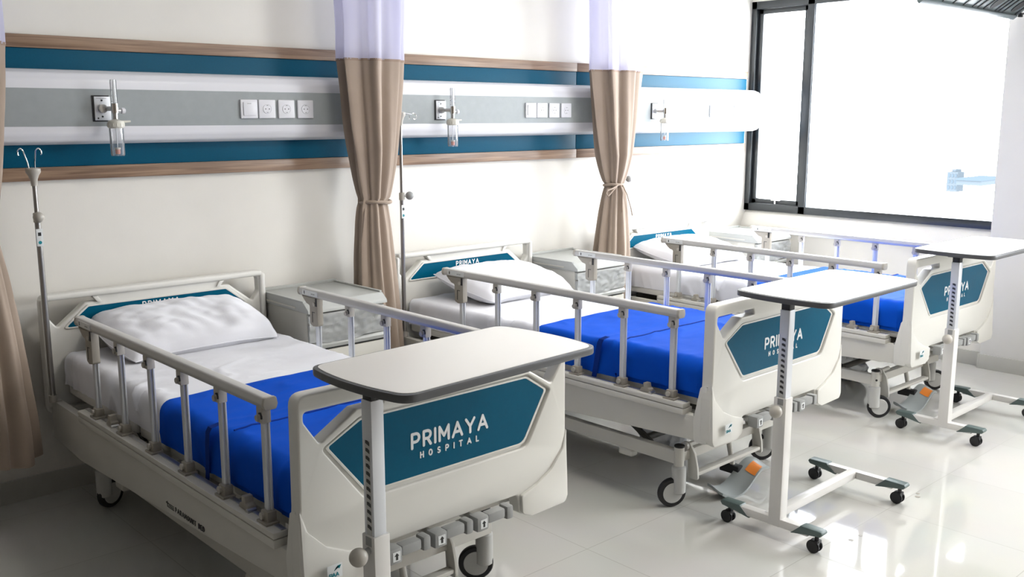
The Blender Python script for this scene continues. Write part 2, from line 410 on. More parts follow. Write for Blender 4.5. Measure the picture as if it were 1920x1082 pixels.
# bed head service unit: long capsule box with grey fascia, outlets, switches, sockets
YF = -.10
unit = tag(empty('bed_head_unit', (3.5, -.017, 1.512)), 'long white rounded service channel with grey fascia, switches and sockets along the wall', 'wall unit')
UT = Matrix.Translation((-3.5, .017, -1.512))
prof = [(-.0165, 1.512), (-.055, 1.514), (-.083, 1.527), (-.097, 1.553), (-.10, 1.584), (-.10, 1.745), (-.097, 1.778), (-.083, 1.804), (-.055, 1.819), (-.0165, 1.822)]
b = MB(); xe = 6.53
def unit_fn(u, v):
    # v runs round the profile, u along the length; the right end is a half round nose
    k = v*(len(prof)-1); i = min(int(k), len(prof)-2); f = k-i
    y = prof[i][0]*(1-f)+prof[i+1][0]*f; z = prof[i][1]*(1-f)+prof[i+1][1]*f
    s = .155; zc = 1.667; dz = abs(z-zc)/s
    end = xe-.055+.055*math.sqrt(max(0, 1-max(0, (dz-.45)/.55)**2)) 
    x = .55+(end-.55)*u
    return Vector((x, y, z))
b.grid(unit_fn, 1, (len(prof)-1)*4, M['unit_white'], T=UT)
cap = [unit_fn(1, j/36) for j in range(37)]
t = bmesh.new(); vs = [t.verts.new(p) for p in cap]; t.faces.new(vs)
b.merge(t, M['unit_white'], UT, False)
body = b.build('housing', unit, auto=True)
MB().box((.56, YF-.0015, 1.588), (6.30, YF+.004, 1.742), M['unit_grey'], .001, UT).build('grey_fascia', unit)

def outlet(x):
    o = MB(); o.box((x-.038, YF-.006, 1.607), (x+.034, YF-.001, 1.716), M['black'], .003, UT)
    o.box((x-.031, YF-.011, 1.612), (x+.036, YF-.005, 1.711), M['alu'], .002, UT)
    o.cyl((x, YF-.03, 1.661), (x, YF-.010, 1.661), .018, M['steel'], T=UT, bev=.002)
    for z in (1.695, 1.628): o.cyl((x, YF-.0125, z), (x, YF-.010, z), .004, M['ink'], n=10, T=UT)
    lettering(o, 'OXYGEN'.replace('X', 'H').replace('G', 'O') if False else 'OUT', x-.02, 1.702, .004, .04, .001, M['ink'], YF-.011, T=UT) if False else None
    o.box((x-.022, YF-.0116, 1.7025), (x+.020, YF-.0108, 1.7045), M['grey'], 0, UT)
    o.cyl((x-.018, YF-.0118, 1.621), (x-.018, YF-.0108, 1.621), .0035, M['ink'], n=10, T=UT)
    return o.build('gas_outlet', unit)
for x in (1.571, 3.390, 5.238): outlet(x)
def plate_sq(x, kind):
    p = MB(); a = .0435
    p.box((x-a, YF-.012, 1.619), (x+a, YF-.001, 1.706), M['switch'], .004, UT, 3)
    if kind == 'switch':
        o = p.build('light_switch', unit)
        q = MB(); q.box((x-.031, YF-.0165, 1.632), (x+.033, YF-.011, 1.694), M['switch'], .003, UT); q.box((x-.012, YF-.0172, 1.6865), (x+.008, YF-.016, 1.6885), M['grey'], 0, UT)
        q.build('rocker', o)
    else:
        o = p.build('wall_socket', unit)
        q = MB(); zc = 1.663
        # the round well as a real ring with recess shade painted as a darker floor, two pin holes and earth clip
        q.lathe([(.0225, YF-.0135), (.0215, YF-.0145), (.0195, YF-.0135), (.019, YF-.0122)], M['switch'], (x, 0, zc), 'y', T=UT)
        q.cyl((x, YF-.0128, zc), (x, YF-.0122, zc), .0188, M['socket_shade'], T=UT)
        for dx in (-.0095, .0095): q.cyl((x+dx, YF-.0136, zc), (x+dx, YF-.0125, zc), .0027, M['ink'], n=10, T=UT)
        for dz in (.0165, -.0165): q.box((x-.004, YF-.0145, zc+dz-.0015), (x+.004, YF-.0125, zc+dz+.0015), M['grey'], 0, UT)
        q.build('socket_well', o)
for x0 in (2.247, 4.076, 5.905):
    for k, kd in enumerate(('switch', 'socket', 'socket', 'socket')): plate_sq(x0+(0, .093, .196, .300)[k], kd)

# oxygen flowmeters
def flowmeter(x, L):
    r = tag(empty('oxygen_flowmeter', (x, YF-.03, 1.63)), L, 'flowmeter', 'oxygen flowmeters on the wall channel')
    b = MB(); c = .030
    b.cyl((-.02, .015, .031), (.0, -.03, .031), .010, M['steel']); b.cyl((0, -.045, .012), (0, -.045, .052), .015, M['chrome'], bev=.002)
    b.cyl((0, -.045, -.012), (0, -.045, .014), .010, M['steel'])
    b.cyl((.0, -.045, .022), (.026, -.045, .022), .006, M['chrome'])
    b.build('valve_body', r)
    MB().cyl((.024, -.045, .022), (.042, -.045, .022), .013, M['unit_white'], n=14, bev=.003).build('knob', r)
    b = MB(); b.lathe([(.013, .052), (.013, .145), (.011, .150), (.0095, .150), (.0095, .056)], M['acrylic'], (0, -.045, 0)); b.cyl((0, -.045, .056), (0, -.045, .145), .003, M['sticker'], n=8)
    b.build('gauge_tube', r)
    b = MB(); b.lathe([(.006, -.012), (.030, -.020), (.034, -.028), (.034, -.045), (.030, -.050)], M['ivory'], (0, -.045, 0)); b.cyl((.02, -.045, -.024), (.062, -.045, -.022), .006, M['ivory'], r2=.004, n=10)
    for k in range(14):
        a = 2*PI*k/14; b.box((.033*math.cos(a)-.002, -.045+.033*math.sin(a)-.002, -.044), (.033*math.cos(a)+.002, -.045+.033*math.sin(a)+.002, -.030), M['ivory'], .0008)
    b.build('bottle_cap', r)
    b = MB(); b.lathe([(.029, -.048), (.0285, -.158), (.026, -.165), (.003, -.166), (.003, -.163), (.0245, -.162), (.0265, -.156), (.027, -.048)], M['acrylic'], (0, -.045, 0))
    b.build('humidifier_bottle', r)
    b = MB(); b.cyl((0, -.045, -.14), (0, -.045, -.048), .0018, M['alu'], n=8); b.cyl((0, -.045, -.158), (0, -.045, -.138), .010, M['pinkish'], n=14, bev=.002); b.cyl((0, -.045, -.138), (0, -.045, -.131), .012, M['ivory'], n=14)
    b.build('diffuser', r)
flowmeter(1.600, 'oxygen flowmeter with clear humidifier bottle above the nearest bed')
flowmeter(3.420, 'oxygen flowmeter with clear humidifier bottle between the two curtains above the middle bed')
flowmeter(5.262, 'oxygen flowmeter with clear humidifier bottle nearest the window')

# ------------------------------------------------------------------ hospital bed (local: x across, y = minus distance from head end)
def outline_board(top, foot):
    if foot:
        return rounded([(-.50, top), (-.503, .60), (-.508, .54), (-.508, .346), (-.335, .340), (-.295, .36), (-.283, .425), (.283, .425), (.295, .36), (.335, .340), (.508, .346), (.508, .54), (.503, .60), (.50, top)],
                       [.035, .05, .05, .04, .03, .02, .01, .01, .02, .03, .04, .05, .05, .035])
    return rounded([(-.51, top), (-.512, .40), (-.40, .36), (.40, .36), (.512, .40), (.51, top)], [.035, .02, .04, .04, .02, .035])
def hole(s, foot):
    if foot: p = [(-.482, .866), (-.232, .866), (-.226, .842), (-.318, .841), (-.436, .770), (-.482, .838)]; r = [.02, .006, .006, .012, .012, .02]
    else: p = [(-.478, .872), (-.298, .872), (-.272, .851), (-.33, .849), (-.447, .755), (-.480, .80)]; r = [.02, .006, .006, .012, .012, .02]
    if s > 0: p = [(-x, z) for x, z in p][::-1]; r = r[::-1]
    return rounded(p, r)
FP = rounded([(-.408, .752), (-.300, .806), (.325, .806), (.408, .752), (.312, .595), (-.283, .595)], [.008, .03, .03, .008, .04, .03])
FPo = rounded([(-.430, .752), (-.306, .818), (.331, .818), (.430, .752), (.325, .578), (-.296, .578)], [.012, .03, .03, .012, .045, .035])
FPw = rounded([(-.418, .752), (-.304, .812), (.329, .812), (.418, .752), (.318, .589), (-.288, .589)], [.008, .03, .03, .008, .04, .03])
HP = rounded([(-.415, .752), (-.318, .830), (.308, .830), (.408, .752)], [.006, .012, .012, .006])
HPo = rounded([(-.435, .745), (-.322, .839), (.314, .839), (.430, .745)], [.012, .015, .015, .012])

def make_bed():
    root = empty('hospital_bed')
    # footboard
    fy = -2.055; D = .05
    b = MB(); b.merge(plate([outline_board(.912, 1), hole(-1, 1), hole(1, 1), FPo], D, .006, None), M['cream'], Matrix.Translation((0, fy, 0)))
    b.prism(rounded([(-.434, .752), (-.307, .8205), (.332, .8205), (.434, .752), (.327, .574), (-.297, .574)], .02), 'y', fy-.012, fy+.012, M['cream'])
    b.merge(plate([FPw, FP], .008, .001, None), M['cream'], Matrix.Translation((0, fy-D/2+.010, 0)))
    for s in (-1, 1):
        q = rounded([(-.506, .60), (-.485, .535), (-.43, .478), (-.36, .444), (-.292, .424), (-.296, .362), (-.338, .342), (-.495, .346), (-.506, .37)], [0, .02, .03, .03, .01, .02, .02, .03, .01], 3)
        q = [(s*x*-1 if s > 0 else x, z) for x, z in q]
        t = MB(); t.prism(q, 'y', fy-D/2-.013, fy-.01, M['cream'], .008)
        for v in t.bm.verts:
            if v.co.y < fy-D/2: v.co.y = fy-D/2-(fy-D/2-v.co.y)*max(.0, min(1, (.60-v.co.z)/.17))-.0005
        me_ = t.bm.copy(); t.bm.free(); b.merge(me_, M['cream'])
        # side return towards the bed
        b.prism(rounded([(fy-.01, .60), (fy-.01, .35), (fy+.055, .35), (fy+.060, .44), (fy+.03, .58)], .015, 3), 'x', s*.462, s*.506, M['cream'], .006)
    fb = b.build('footboard', root)
    MB().prism(FP, 'y', fy-D/2+.007, fy-D/2+.014, M['teal']).build('teal_panel', fb)
    t = MB(); lettering(t, 'PRIMAYA', -.128, .681, .042, .288, .0088, M['letter'], fy-D/2+.007)
    lettering(t, 'HOSPITAL', -.098, .646, .0165, .222, .0042, M['letter'], fy-D/2+.007); t.build('lettering', fb)
    st = MB(); st.box((-.445, fy-D/2-.0290, .392), (-.398, fy-D/2-.0278, .432), M['sticker'], .0003)
    lettering(st, 'SIAA', -.440, .398, .010, .030, .0018, M['teal_ink'], fy-D/2-.029)
    st.prism([(-.424, .414), (-.412, .427), (-.402, .427), (-.408, .417), (-.416, .424)][::-1], 'y', fy-D/2-.0302, fy-D/2-.029, M['teal_ink'])
    st.build('sticker', fb)
    # hook stub in the opening of the footboard
    # headboard
    hy = -.015
    b = MB(); b.merge(plate([outline_board(.900, 0), hole(-1, 0), hole(1, 0)], .045, .009, None), M['cream'], Matrix.Translation((0, hy, 0)))
    b.merge(plate([HPo, HP], .010, .002, None), M['cream'], Matrix.Translation((0, hy-.0225-.001, 0)))
    b.box((-.495, hy-.036, .873), (.495, hy+.012, .9005), M['cream'], .012, seg=3)
    for s in (-1, 1):
        b.prism([(s*.300, .872), (s*.280, .846), (s*.262, .846), (s*.278, .872)], 'y', hy-.032, hy, M['cream'], .003)
        b.box((s*.484, hy-.036, .42), (s*.512, hy+.012, .885), M['cream'], .012, seg=3)
    hb = b.build('headboard', root)
    MB().prism(HP, 'y', hy-.0265, hy-.018, M['teal']).build('teal_panel', hb)
    t = MB(); lettering(t, 'PRIMAYA', -.085, .798, .022, .166, .0050, M['letter'], hy-.0265)
    lettering(t, 'HOSPITAL', -.066, .778, .010, .128, .0026, M['letter'], hy-.0265); t.build('lettering', hb)
    # main frame: two tapering side beams and cross members
    b = MB()
    for s in (-1, 1):
        b.prism([(-.03, .455), (-2.03, .455), (-2.03, .355), (-1.2, .312), (-.35, .268), (-.03, .29)], 'x', s*.465, s*.498, M['frame_paint'], .004)
    for y in (-.06, -.75, -1.35, -1.98): b.box((-.47, y-.02, .37), (.47, y+.02, .42), M['frame_paint'], .004)
    for s in (-1, 1): b.cyl((s*.482, -.085, .44), (s*.482, -.085, .4555), .016, M['taupe_l'], bev=.002)
    for s in (-1, 1): b.cyl((s*.482, -2.0, .45), (s*.482, -2.0, .462), .016, M['steel'], bev=.002)
    fr = b.build('bed_frame', root)
    t = MB(); R = Matrix.Translation((-.498, 0, 0)) @ Matrix.Rotation(-PI/2, 4, 'Z')
    lettering(t, 'PARAMOUNT BED', 1.255, .337, .0150, .215, .0032, M['ink'], 0., T=R)
    for k, z in enumerate((.337, .343, .349)): t.box((1.195+(.006 if k == 1 else 0), -.0012, z-.0014), (1.243, 0, z+.0014), M['ink'], 0, R)
    t.box((1.190, -.0012, .336), (1.194, 0, .356), M['ink'], 0, R); t.box((1.182, -.0012, .347), (1.200, 0, .352), M['ink'], 0, R)
    global SKIP; SKIP = t.build('lettering', fr).name
    # mattress deck in sections, cream plastic
    b = MB()
    for ya, yb in ((.04, .80), (.82, 1.06), (1.08, 1.53), (1.55, 2.004)):
        pts = rounded([(-.435, -ya), (-.435, -yb), (.435, -yb), (.435, -ya)], [.06 if ya < .1 else .02, .06 if yb > 2 else .02, .06 if yb > 2 else .02, .06 if ya < .1 else .02], 5)
        b.prism(pts, 'z', .478, .515, M['deck'], .006)
    for s in (-1, 1):
        for y in (.35, .95, 1.25, 1.75): b.box((s*.36-.03, -y-.04, .41), (s*.36+.03, -y+.04, .48), M['frame_paint'], .006)
    b.build('mattress_deck', root)
    b = MB()
    for s in (-1, 1): b.box((s*.33-.02, -1.95, .425), (s*.33+.02, -.1, .455), M['dark'], .004)
    b.build('deck_runners', root)
    # side rails
    for s in (-1, 1):
        sr = empty('side_rail'); sr.parent = root
        b = MB(); yA, yE = -.432, -1.905
        sec = rounded([(-.016, .838), (-.021, .852), (-.017, .872), (.017, .872), (.021, .852), (.016, .838)], .008, 3)
        b.prism([(s*.485+x, z) for x, z in sec], 'y', yE+.004, yA-.01, M['rail'])
        b.build('handrail', sr)
        for ya, yb in ((yE-.008, yE+.005), (yA-.012, yA+.004)):
            b = MB(); b.prism([(s*.485+x*1.08, .855+(z-.855)*1.1) for x, z in sec], 'y', ya, yb, M['taupe_l'], .003); b.build('end_cap', sr)
        b = MB(); b.box((s*.485-.0225, -.60, .845), (s*.485-.0205, -.475, .867), M['sticker'], 0)
        b.box((s*.485-.0232, -.495, .849), (s*.485-.0222, -.489, .863), M['ink'], 0)
        for k in range(4): b.box((s*.485-.0232, -.555-.008*k, .852+.002*(k % 2)), (s*.485-.0222, -.550-.008*k, .857), M['grey'], 0)
        b.build('warning_sticker', sr)
        b = MB(); b.box((s*.485-.033, -1.955, .452), (s*.485+.030, -.42, .478), M['frame_paint'], .004)
        b.box((s*.485-.033, -1.955, .480), (s*.485+.016, -.42, .499), M['frame_paint'], .004)
        b.box((s*.485-.006, -1.95, .499), (s*.485+.010, -.425, .5015), M['steel'], .0005)
        b.build('mounting_bar', sr)
        # release lever housing at the head end
        b = MB()
        b.prism(rounded([(-.455, .840), (-.475, .822), (-.497, .806), (-.522, .800), (-.524, .715), (-.548, .706), (-.588, .712), (-.588, .840)], [.004, .01, .01, .008, .01, .01, .01, .004], 3), 'x', s*.485-.017, s*.485+.013, M['taupe'], .004)
        b.cyl((s*.485-.022, -.565, .810), (s*.485-.015, -.565, .810), .009, M['taupe_l'], n=14)
        b.box((s*.485-.0185, -.548, .725), (s*.485-.0165, -.545, .772), M['ink'], 0); b.box((s*.485-.0185, -.566, .771), (s*.485-.0165, -.545, .774), M['ink'], 0)
        b.box((s*.485-.0185, -.586, .800), (s*.485+.0145, -.572, .838), M['black'], .003)
        b.build('release_lever', sr)
        for k in range(6):
            y = -(.56+.2621*k)
            b = MB()
            sec2 = rounded([(-.007, -.011), (.007, -.011), (.007, .011), (-.007, .011)], .005, 3)
            b.prism([(s*.485+px, y+py) for px, py in sec2], 'z', .495, .835, M['alu'], .0, smooth=True)
            b.box((s*.485+.0035, y-.017, .52), (s*.485+.0095, y-.008, .835), M['alu'], .002)
            b.build('post', sr)
            b = MB()
            if k: b.box((s*.485-.016, y-.020, .793), (s*.485+.012, y+.014, .840), M['taupe_l'], .004); b.cyl((s*.485-.022, y+.004, .806), (s*.485-.014, y+.004, .806), .010, M['taupe_l'], n=14, bev=.001); b.tube([(s*.485-.017, y-.006, .822), (s*.485-.017, y-.014, .824), (s*.485-.017, y-.018, .816), (s*.485-.017, y-.018, .808)], .003, M['black'], n=6)
            if b.mats: b.build('post_bracket', sr)
            b = MB(); b.box((s*.485-.016, y-.024, .500), (s*.485+.014, y+.016, .536), M['taupe'], .005); b.box((s*.485-.026, y-.034, .4985), (s*.485+.016, y+.024, .506), M['taupe'], .002)
            b.cyl((s*.485-.024, y+.002, .520), (s*.485-.015, y+.002, .520), .011, M['taupe_l'], n=14, bev=.001)
            b.build('post_foot', sr)
        for y in (1.745, .70):
            b = MB(); b.prism([(-y-.03, .500), (-y+.03, .500), (-y+.022, .516), (-y+.008, .520), (-y+.010, .540), (-y-.010, .540), (-y-.014, .520), (-y-.026, .516)], 'x', s*.485-.014, s*.485+.014, M['taupe'], .003); b.cyl((s*.485-.018, -y-.03, .502), (s*.485+.01, -y-.03, .502), .008, M['steel'], n=12); b.build('rail_catch', sr)
    # lower chassis
    b = MB()
    for s in (-1, 1):
        b.box((s*.375-.018, -1.83, .182), (s*.375+.018, -.27, .240), M['frame_paint'], .004)
        for y in (.45, 1.55): b.box((s*.375-.022, -y-.05, .15), (s*.375+.022, -y+.03, .184), M['frame_paint'], .012, seg=3)
    for y in (.27, 1.83): b.box((-.375, -y-.02, .19), (.375, -y+.02, .232), M['frame_paint'], .004)
    b.build('chassis', root)
    # lifting linkage
    b = MB()
    for s in (-1, 1):
        for y0, y1 in ((1.62, 1.30), (.78, .42)):
            b.prism([(-y0-.02, .215), (-y0+.03, .215), (-y1+.03, .395), (-y1-.02, .395)], 'x', s*.30-.006, s*.30+.006, M['dark'])
    b.cyl((-.30, -1.60, .22), (.30, -1.60, .22), .016, M['dark']); b.cyl((-.30, -.76, .22), (.30, -.76, .22), .016, M['dark'])
    b.cyl((0, -1.95, .36), (0, -1.45, .24), .018, M['steel']); b.cyl((.0, -1.55, .26), (0, -1.05, .20), .026, M['dark'])
    b.cyl((-.16, -1.95, .38), (-.16, -1.2, .40), .014, M['dark']); b.cyl((.16, -1.95, .38), (.16, -1.1, .40), .014, M['dark'])
    b.build('lifting_linkage', root)
    # crank handles under the footboard
    for x, out in ((-.235, .02), (-.072, .04), (.092, .0)):
        b = MB(); z = .405
        b.cyl((x, -1.98, z), (x, -2.10, z), .012, M['steel'])
        b.box((x-.024, -2.135, z-.026), (x+.022, -2.088, z+.022), M['grey'], .008)
        b.box((x-.013, -2.1362, z-.016), (x+.013, -2.1350, z+.012), M['sticker'], 0); b.prism([(x-.003, z-.012), (x+.004, z-.012), (x+.004, z+.0), (x+.008, z+.0), (x+.0, z+.009), (x-.008, z+.0), (x-.003, z+.0)], 'y', -2.1368, -2.136, M['ink'])
        b.box((x+.024, -2.130, z-.012), (x+.094, -2.096, z+.020), M['grey'], .007)
        b.box((x+.098, -2.134, z-.020), (x+.125, -2.092, z+.024), M['grey'], .008)
        b.cyl((x+.02, -2.112, z+.003), (x+.12, -2.112, z+.003), .008, M['black'])
        b.build('crank_handle', root)
    # brake bar across the foot end with curved arms
    b = MB(); yb = -1.86
    b.box((-.305, yb-.028, .120), (.175, yb+.008, .136), M['frame_paint'], .005)
    for x in (-.31, .18):
        b.prism(rounded([(-1.895, .105), (-1.845, .105), (-1.840, .18), (-1.815, .225), (-1.81, .262), (-1.845, .262), (-1.875, .22), (-1.89, .16)], .012, 3), 'x', x-.006, x+.006, M['frame_paint'], .002)
        b.cyl((x-.02, -1.83, .245), (x+.10, -1.83, .245), .011, M['frame_paint']); b.cyl((x-.022, -1.83, .245), (x-.008, -1.83, .245), .02, M['frame_paint'])
    b.build('brake_bar', root)
    # pedal: grey waved plate with orange pad
    b = MB()
    def ped(u, v):
        x = -.215+.36*u; z = .056-.038*math.sin(u*PI*1.75+.15); y = -1.875-.10*v*(.8+.2*math.sin(PI*u))
        return Vector((x, y, z+.012*math.cos(PI*v)))
    b.grid(ped, 24, 6, M['pedal']); b.grid(lambda u, v: ped(u, 1-v)-Vector((0, 0, .012)), 24, 6, M['pedal'])
    for v in (0, 1): b.grid(lambda u, w, v=v: ped(u, v)-Vector((0, 0, .012*(w if v else 1-w))), 24, 1, M['pedal'])
    for u in (0, 1): b.grid(lambda v, w, u=u: ped(u, v)-Vector((0, 0, .012*(w if not u else 1-w))), 6, 1, M['pedal'])
    b.box((-.02, -1.90, .05), (.02, -1.80, .09), M['black'], .006); b.cyl((.0, -1.83, .20), (.0, -1.86, .07), .012, M['frame_paint'])
    pd = b.build('brake_pedal', root, auto='recalc')
    b = MB(); b.grid(lambda u, v: ped(.62+.20*u, .42+.52*v)+Vector((0, 0, .0025)), 8, 3, M['orange']); b.build('orange_pad', pd)
    # casters
    for sx, y, a in ((-1, 1.845, 2.65), (1, 1.80, 2.45), (-1, .25, .4), (1, .25, .4)):
        c = MB(); c.cyl((0, 0, .160), (0, 0, .262), .0215, M['frame_paint'], n=24); c.cyl((0, 0, .258), (0, 0, .268), .0225, M['black'], n=24, bev=.002)
        c.lathe([(.022, .178), (.030, .172), (.031, .166), (.031, .062), (.024, .056)], M['wheel'], n=24)
        c.cyl((.0, -.024, .215), (0, -.020, .215), .006, M['ink'], n=10)
        co = c.build('caster', root, (sx*.383, -y, 0), (0, 0, a))
        w = MB(); prf = [(.040, -.014), (.0585, -.0135), (.0625, -.008), (.0625, .008), (.0585, .0135), (.040, .014)]
        w.lathe(prf, M['black'], (.030, 0, .0628), 'y', n=36); w.lathe([(.002, -.0155), (.043, -.0155), (.0455, -.013), (.0455, .013), (.043, .0155), (.002, .0155)], M['wheel'], (.030, 0, .0628), 'y', n=36)
        w.build('wheel', co)
    return root

def drape(w, l, r, top, h, nx, ny, off, wr, x0=-1, x1=1, y0=-1, y1=1, seed=0., slope=None):
    """cloth over a box: footprint half sizes w,l; corner radius r; hangs h; returns grid fn of flattened sheet"""
    W, L = w+h, l+h
    def fn(u, v):
        px = (x0+(x1-x0)*u)*W; py = (y0+(y1-y0)*v)*L
        ex = max(abs(px)-w, 0)*(1 if px > 0 else -1); ey = max(abs(py)-l, 0)*(1 if py > 0 else -1)
        e = math.hypot(ex, ey); ee = min(e, h)
        bx = max(-w, min(w, px)); by = max(-l, min(l, py))
        R = r+off
        if e > 0: dx, dy = ex/e, ey/e
        else: dx = dy = 0
        q = R*PI/2
        if ee < q: o = R*math.sin(ee/R); z = -R*(1-math.cos(ee/R)); nz = math.cos(ee/R); no = math.sin(ee/R)
        else: o = R; z = -R-(ee-q); nz = 0; no = 1
        n1 = noise.noise(Vector((px*2.2+seed, py*5.5, seed))); n2 = noise.noise(Vector((px*7+py*4, py*16-px*5, seed+5)))
        n3 = noise.noise(Vector((px*9, py*9, seed+9+ee*4)))
        n4 = noise.noise(Vector((px*3.2+py*1.5+seed, py*11-px*3, seed+2)))
        ridge = (1-min(1, abs(n4)*2.2))**4*max(0, noise.noise(Vector((px*2, py*2.5, seed+4)))+.35)
        amp = wr*(.7*n1+.35*abs(n2)+.2*n3+1.5*ridge)*(1.0 if e == 0 else 1.3)
        zz = top+off+z+amp*nz + (slope(by) if slope else 0)
        return Vector((bx+dx*(o+amp*no), by+dy*(o+amp*no), zz))
    return fn

def make_mattress():
    """origin at the centre of the underside; spans +-.437 x +-.985"""
    root = empty('mattress')
    b = MB(); b.grid(drape(.400, .945, .036, .135, .155, 0, 0, 0, .0075, seed=3.1), 90, 200, M['sheet'])
    b.prism(rounded([(-.43, -.975), (.43, -.975), (.43, .975), (-.43, .975)], .05), 'z', 0.0, .02, M['sheet'])
    o = b.build('fitted_sheet', root); return root
def make_blanket():
    root = empty('blanket')
    l0, l1 = -1., .03
    b = MB(); f = drape(.400, .945, .036, .135, .172, 0, 0, .009, .0075, y0=-.985, y1=-.02, seed=3.1)
    b.grid(f, 90, 90, M['blue'])
    # inner return so the cloth has thickness at its open edge
    g = drape(.400, .945, .036, .135, .168, 0, 0, .001, .0075, y0=-.985, y1=-.02, seed=3.1)
    b.grid(lambda u, v: f(u, 1)*(1-v)+g(u, 1)*v, 90, 1, M['blue'])
    b.build('cloth', root)
    # folded upper layer towards the foot
    b = MB(); f2 = drape(.400, .945, .036, .135, .166, 0, 0, .019, .0075, y0=-.96, y1=-.47, seed=3.1)
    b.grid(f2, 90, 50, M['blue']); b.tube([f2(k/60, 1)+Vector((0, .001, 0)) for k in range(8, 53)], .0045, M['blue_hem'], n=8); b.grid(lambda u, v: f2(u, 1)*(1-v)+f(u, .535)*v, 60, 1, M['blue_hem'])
    b.build('folded_layer', root)
    b = MB()
    def strap(u, v):
        t = u*.26; y = -.47+.028*v+.06*u
        if t < .05: return Vector((-.43-.03*t/.05, y, .166-.2*t))
        return Vector((-.462-.004*math.sin(t*20), y, .156-(t-.05)))
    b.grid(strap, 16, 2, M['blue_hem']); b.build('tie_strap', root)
    return root
def make_pillow():
    root = MB(); a, c, T = .335, .225, .078
    def top(s):
        def fn(u, v):
            x = 2*u-1; y = 2*v-1
            t = max(0, (1-abs(x)**5.)*(1-abs(y)**3.6))**.5
            px = a*x*(1-.07*(1-abs(y)**2)*abs(x)**4*-1)*(1-.035*y*y); py = c*y*(1+.10*abs(x)**3-.05)
            n = noise.noise(Vector((px*7, py*7, 3+s)))*.005+noise.noise(Vector((px*16+py*9, py*20-px*6, 7+s)))*.005
            corner = max(0, abs(x)+abs(y)-1.5)
            z = s*T*t*(1+.12*noise.noise(Vector((px*3, py*3, 1))))+n*t*2.
            if s < 0: z *= .8
            return Vector((px, py, z-.01*corner))
        return fn
    root.grid(top(1), 56, 40, M['pillow']); f = top(-1); root.grid(lambda u, v: f(1-u, v), 56, 40, M['pillow'])
    bmesh.ops.remove_doubles(root.bm, verts=root.bm.verts, dist=1e-5)
    # seam piping round the rim
    rim = []
    g = top(1)
    for k in range(40): rim.append(g(k/40, 0))
    for k in range(28): rim.append(g(1, k/28))
    for k in range(40): rim.append(g(1-k/40, 1))
    for k in range(28): rim.append(g(0, 1-k/28))
    root.tube(rim, .0022, M['pillow'], n=6, closed=True)
    return root.build('pillow')

BEDS = [(1.7641, -.0858, .0007), (3.5454, -.101, .0104), (5.3477, -.0846, -.0138)]
def place(o, bed, lx, ly, z, rz=0):
    x, y, r = BEDS[bed]
    o.location = (x+lx*math.cos(r)+ly*math.sin(r), y+lx*math.sin(r)-ly*math.cos(r), z)
    o.rotation_euler[2] = r+rz
which = ['nearest', 'middle', 'farthest']
bed0 = make_bed(); mat0 = make_mattress(); bl0 = make_blanket(); pi0 = make_pillow()
index_children()
beds = [bed0, copy_tree(bed0), copy_tree(bed0)]; mats = [mat0, copy_tree(mat0), copy_tree(mat0)]; bls = [bl0, copy_tree(bl0), copy_tree(bl0)]
pis = [pi0, copy_tree(pi0), copy_tree(pi0)]
BT, BH = (600, 246.2, -33.7), (600, 232.9, -35.3)
BL = ['cream hospital bed in the foreground with teal hospital-name footboard, nearest the camera',
      'middle cream hospital bed with aluminium side rails, between the two tied curtains',
      'farthest cream hospital bed, standing beside the window']
ML = ['white-sheeted mattress on the nearest bed in the foreground', 'white-sheeted mattress on the middle bed', 'brightly lit white-sheeted mattress on the bed beside the window']
LL = ['royal blue cloth over the foot half of the nearest bed', 'royal blue cloth over the foot half of the middle bed', 'royal blue cloth on the bed beside the window']
PL = ['white pillow leaning on the headboard of the nearest bed', 'white pillow on the middle bed hiding the corner of its teal headboard panel', 'bright white pillow on the bed beside the window']
for i in range(3):
    place(beds[i], i, 0, 0, 0); tag(beds[i], BL[i], 'bed', 'hospital beds along the wall')
    place(mats[i], i, 0, 1.022, .5155); tag(mats[i], ML[i], 'mattress', 'mattresses on the beds')
    place(bls[i], i, 0, 1.022, .5155); tag(bls[i], LL[i], 'blanket', 'blue blankets on the beds')
for i, (lx, ly, z, rx, ry, rz) in enumerate([(.022, .225, .722, -.24, .0, .03), (.05, .30, .722, -.20, .03, .06), (.0, .27, .722, -.18, .0, .0)]):
    place(pis[i], i, lx, ly, z); pis[i].rotation_euler = (-rx, ry, BEDS[i][2]+rz); tag(pis[i], PL[i], 'pillow', 'pillows on the beds')
# far bed casters point the other way, as in the room
for i, o in enumerate(beds):
    cs = [c for c in bpy.data.objects if c.parent == o and c.name.startswith('caster')]
    if i == 2:
        for c in cs: c.rotation_euler[2] = -.75

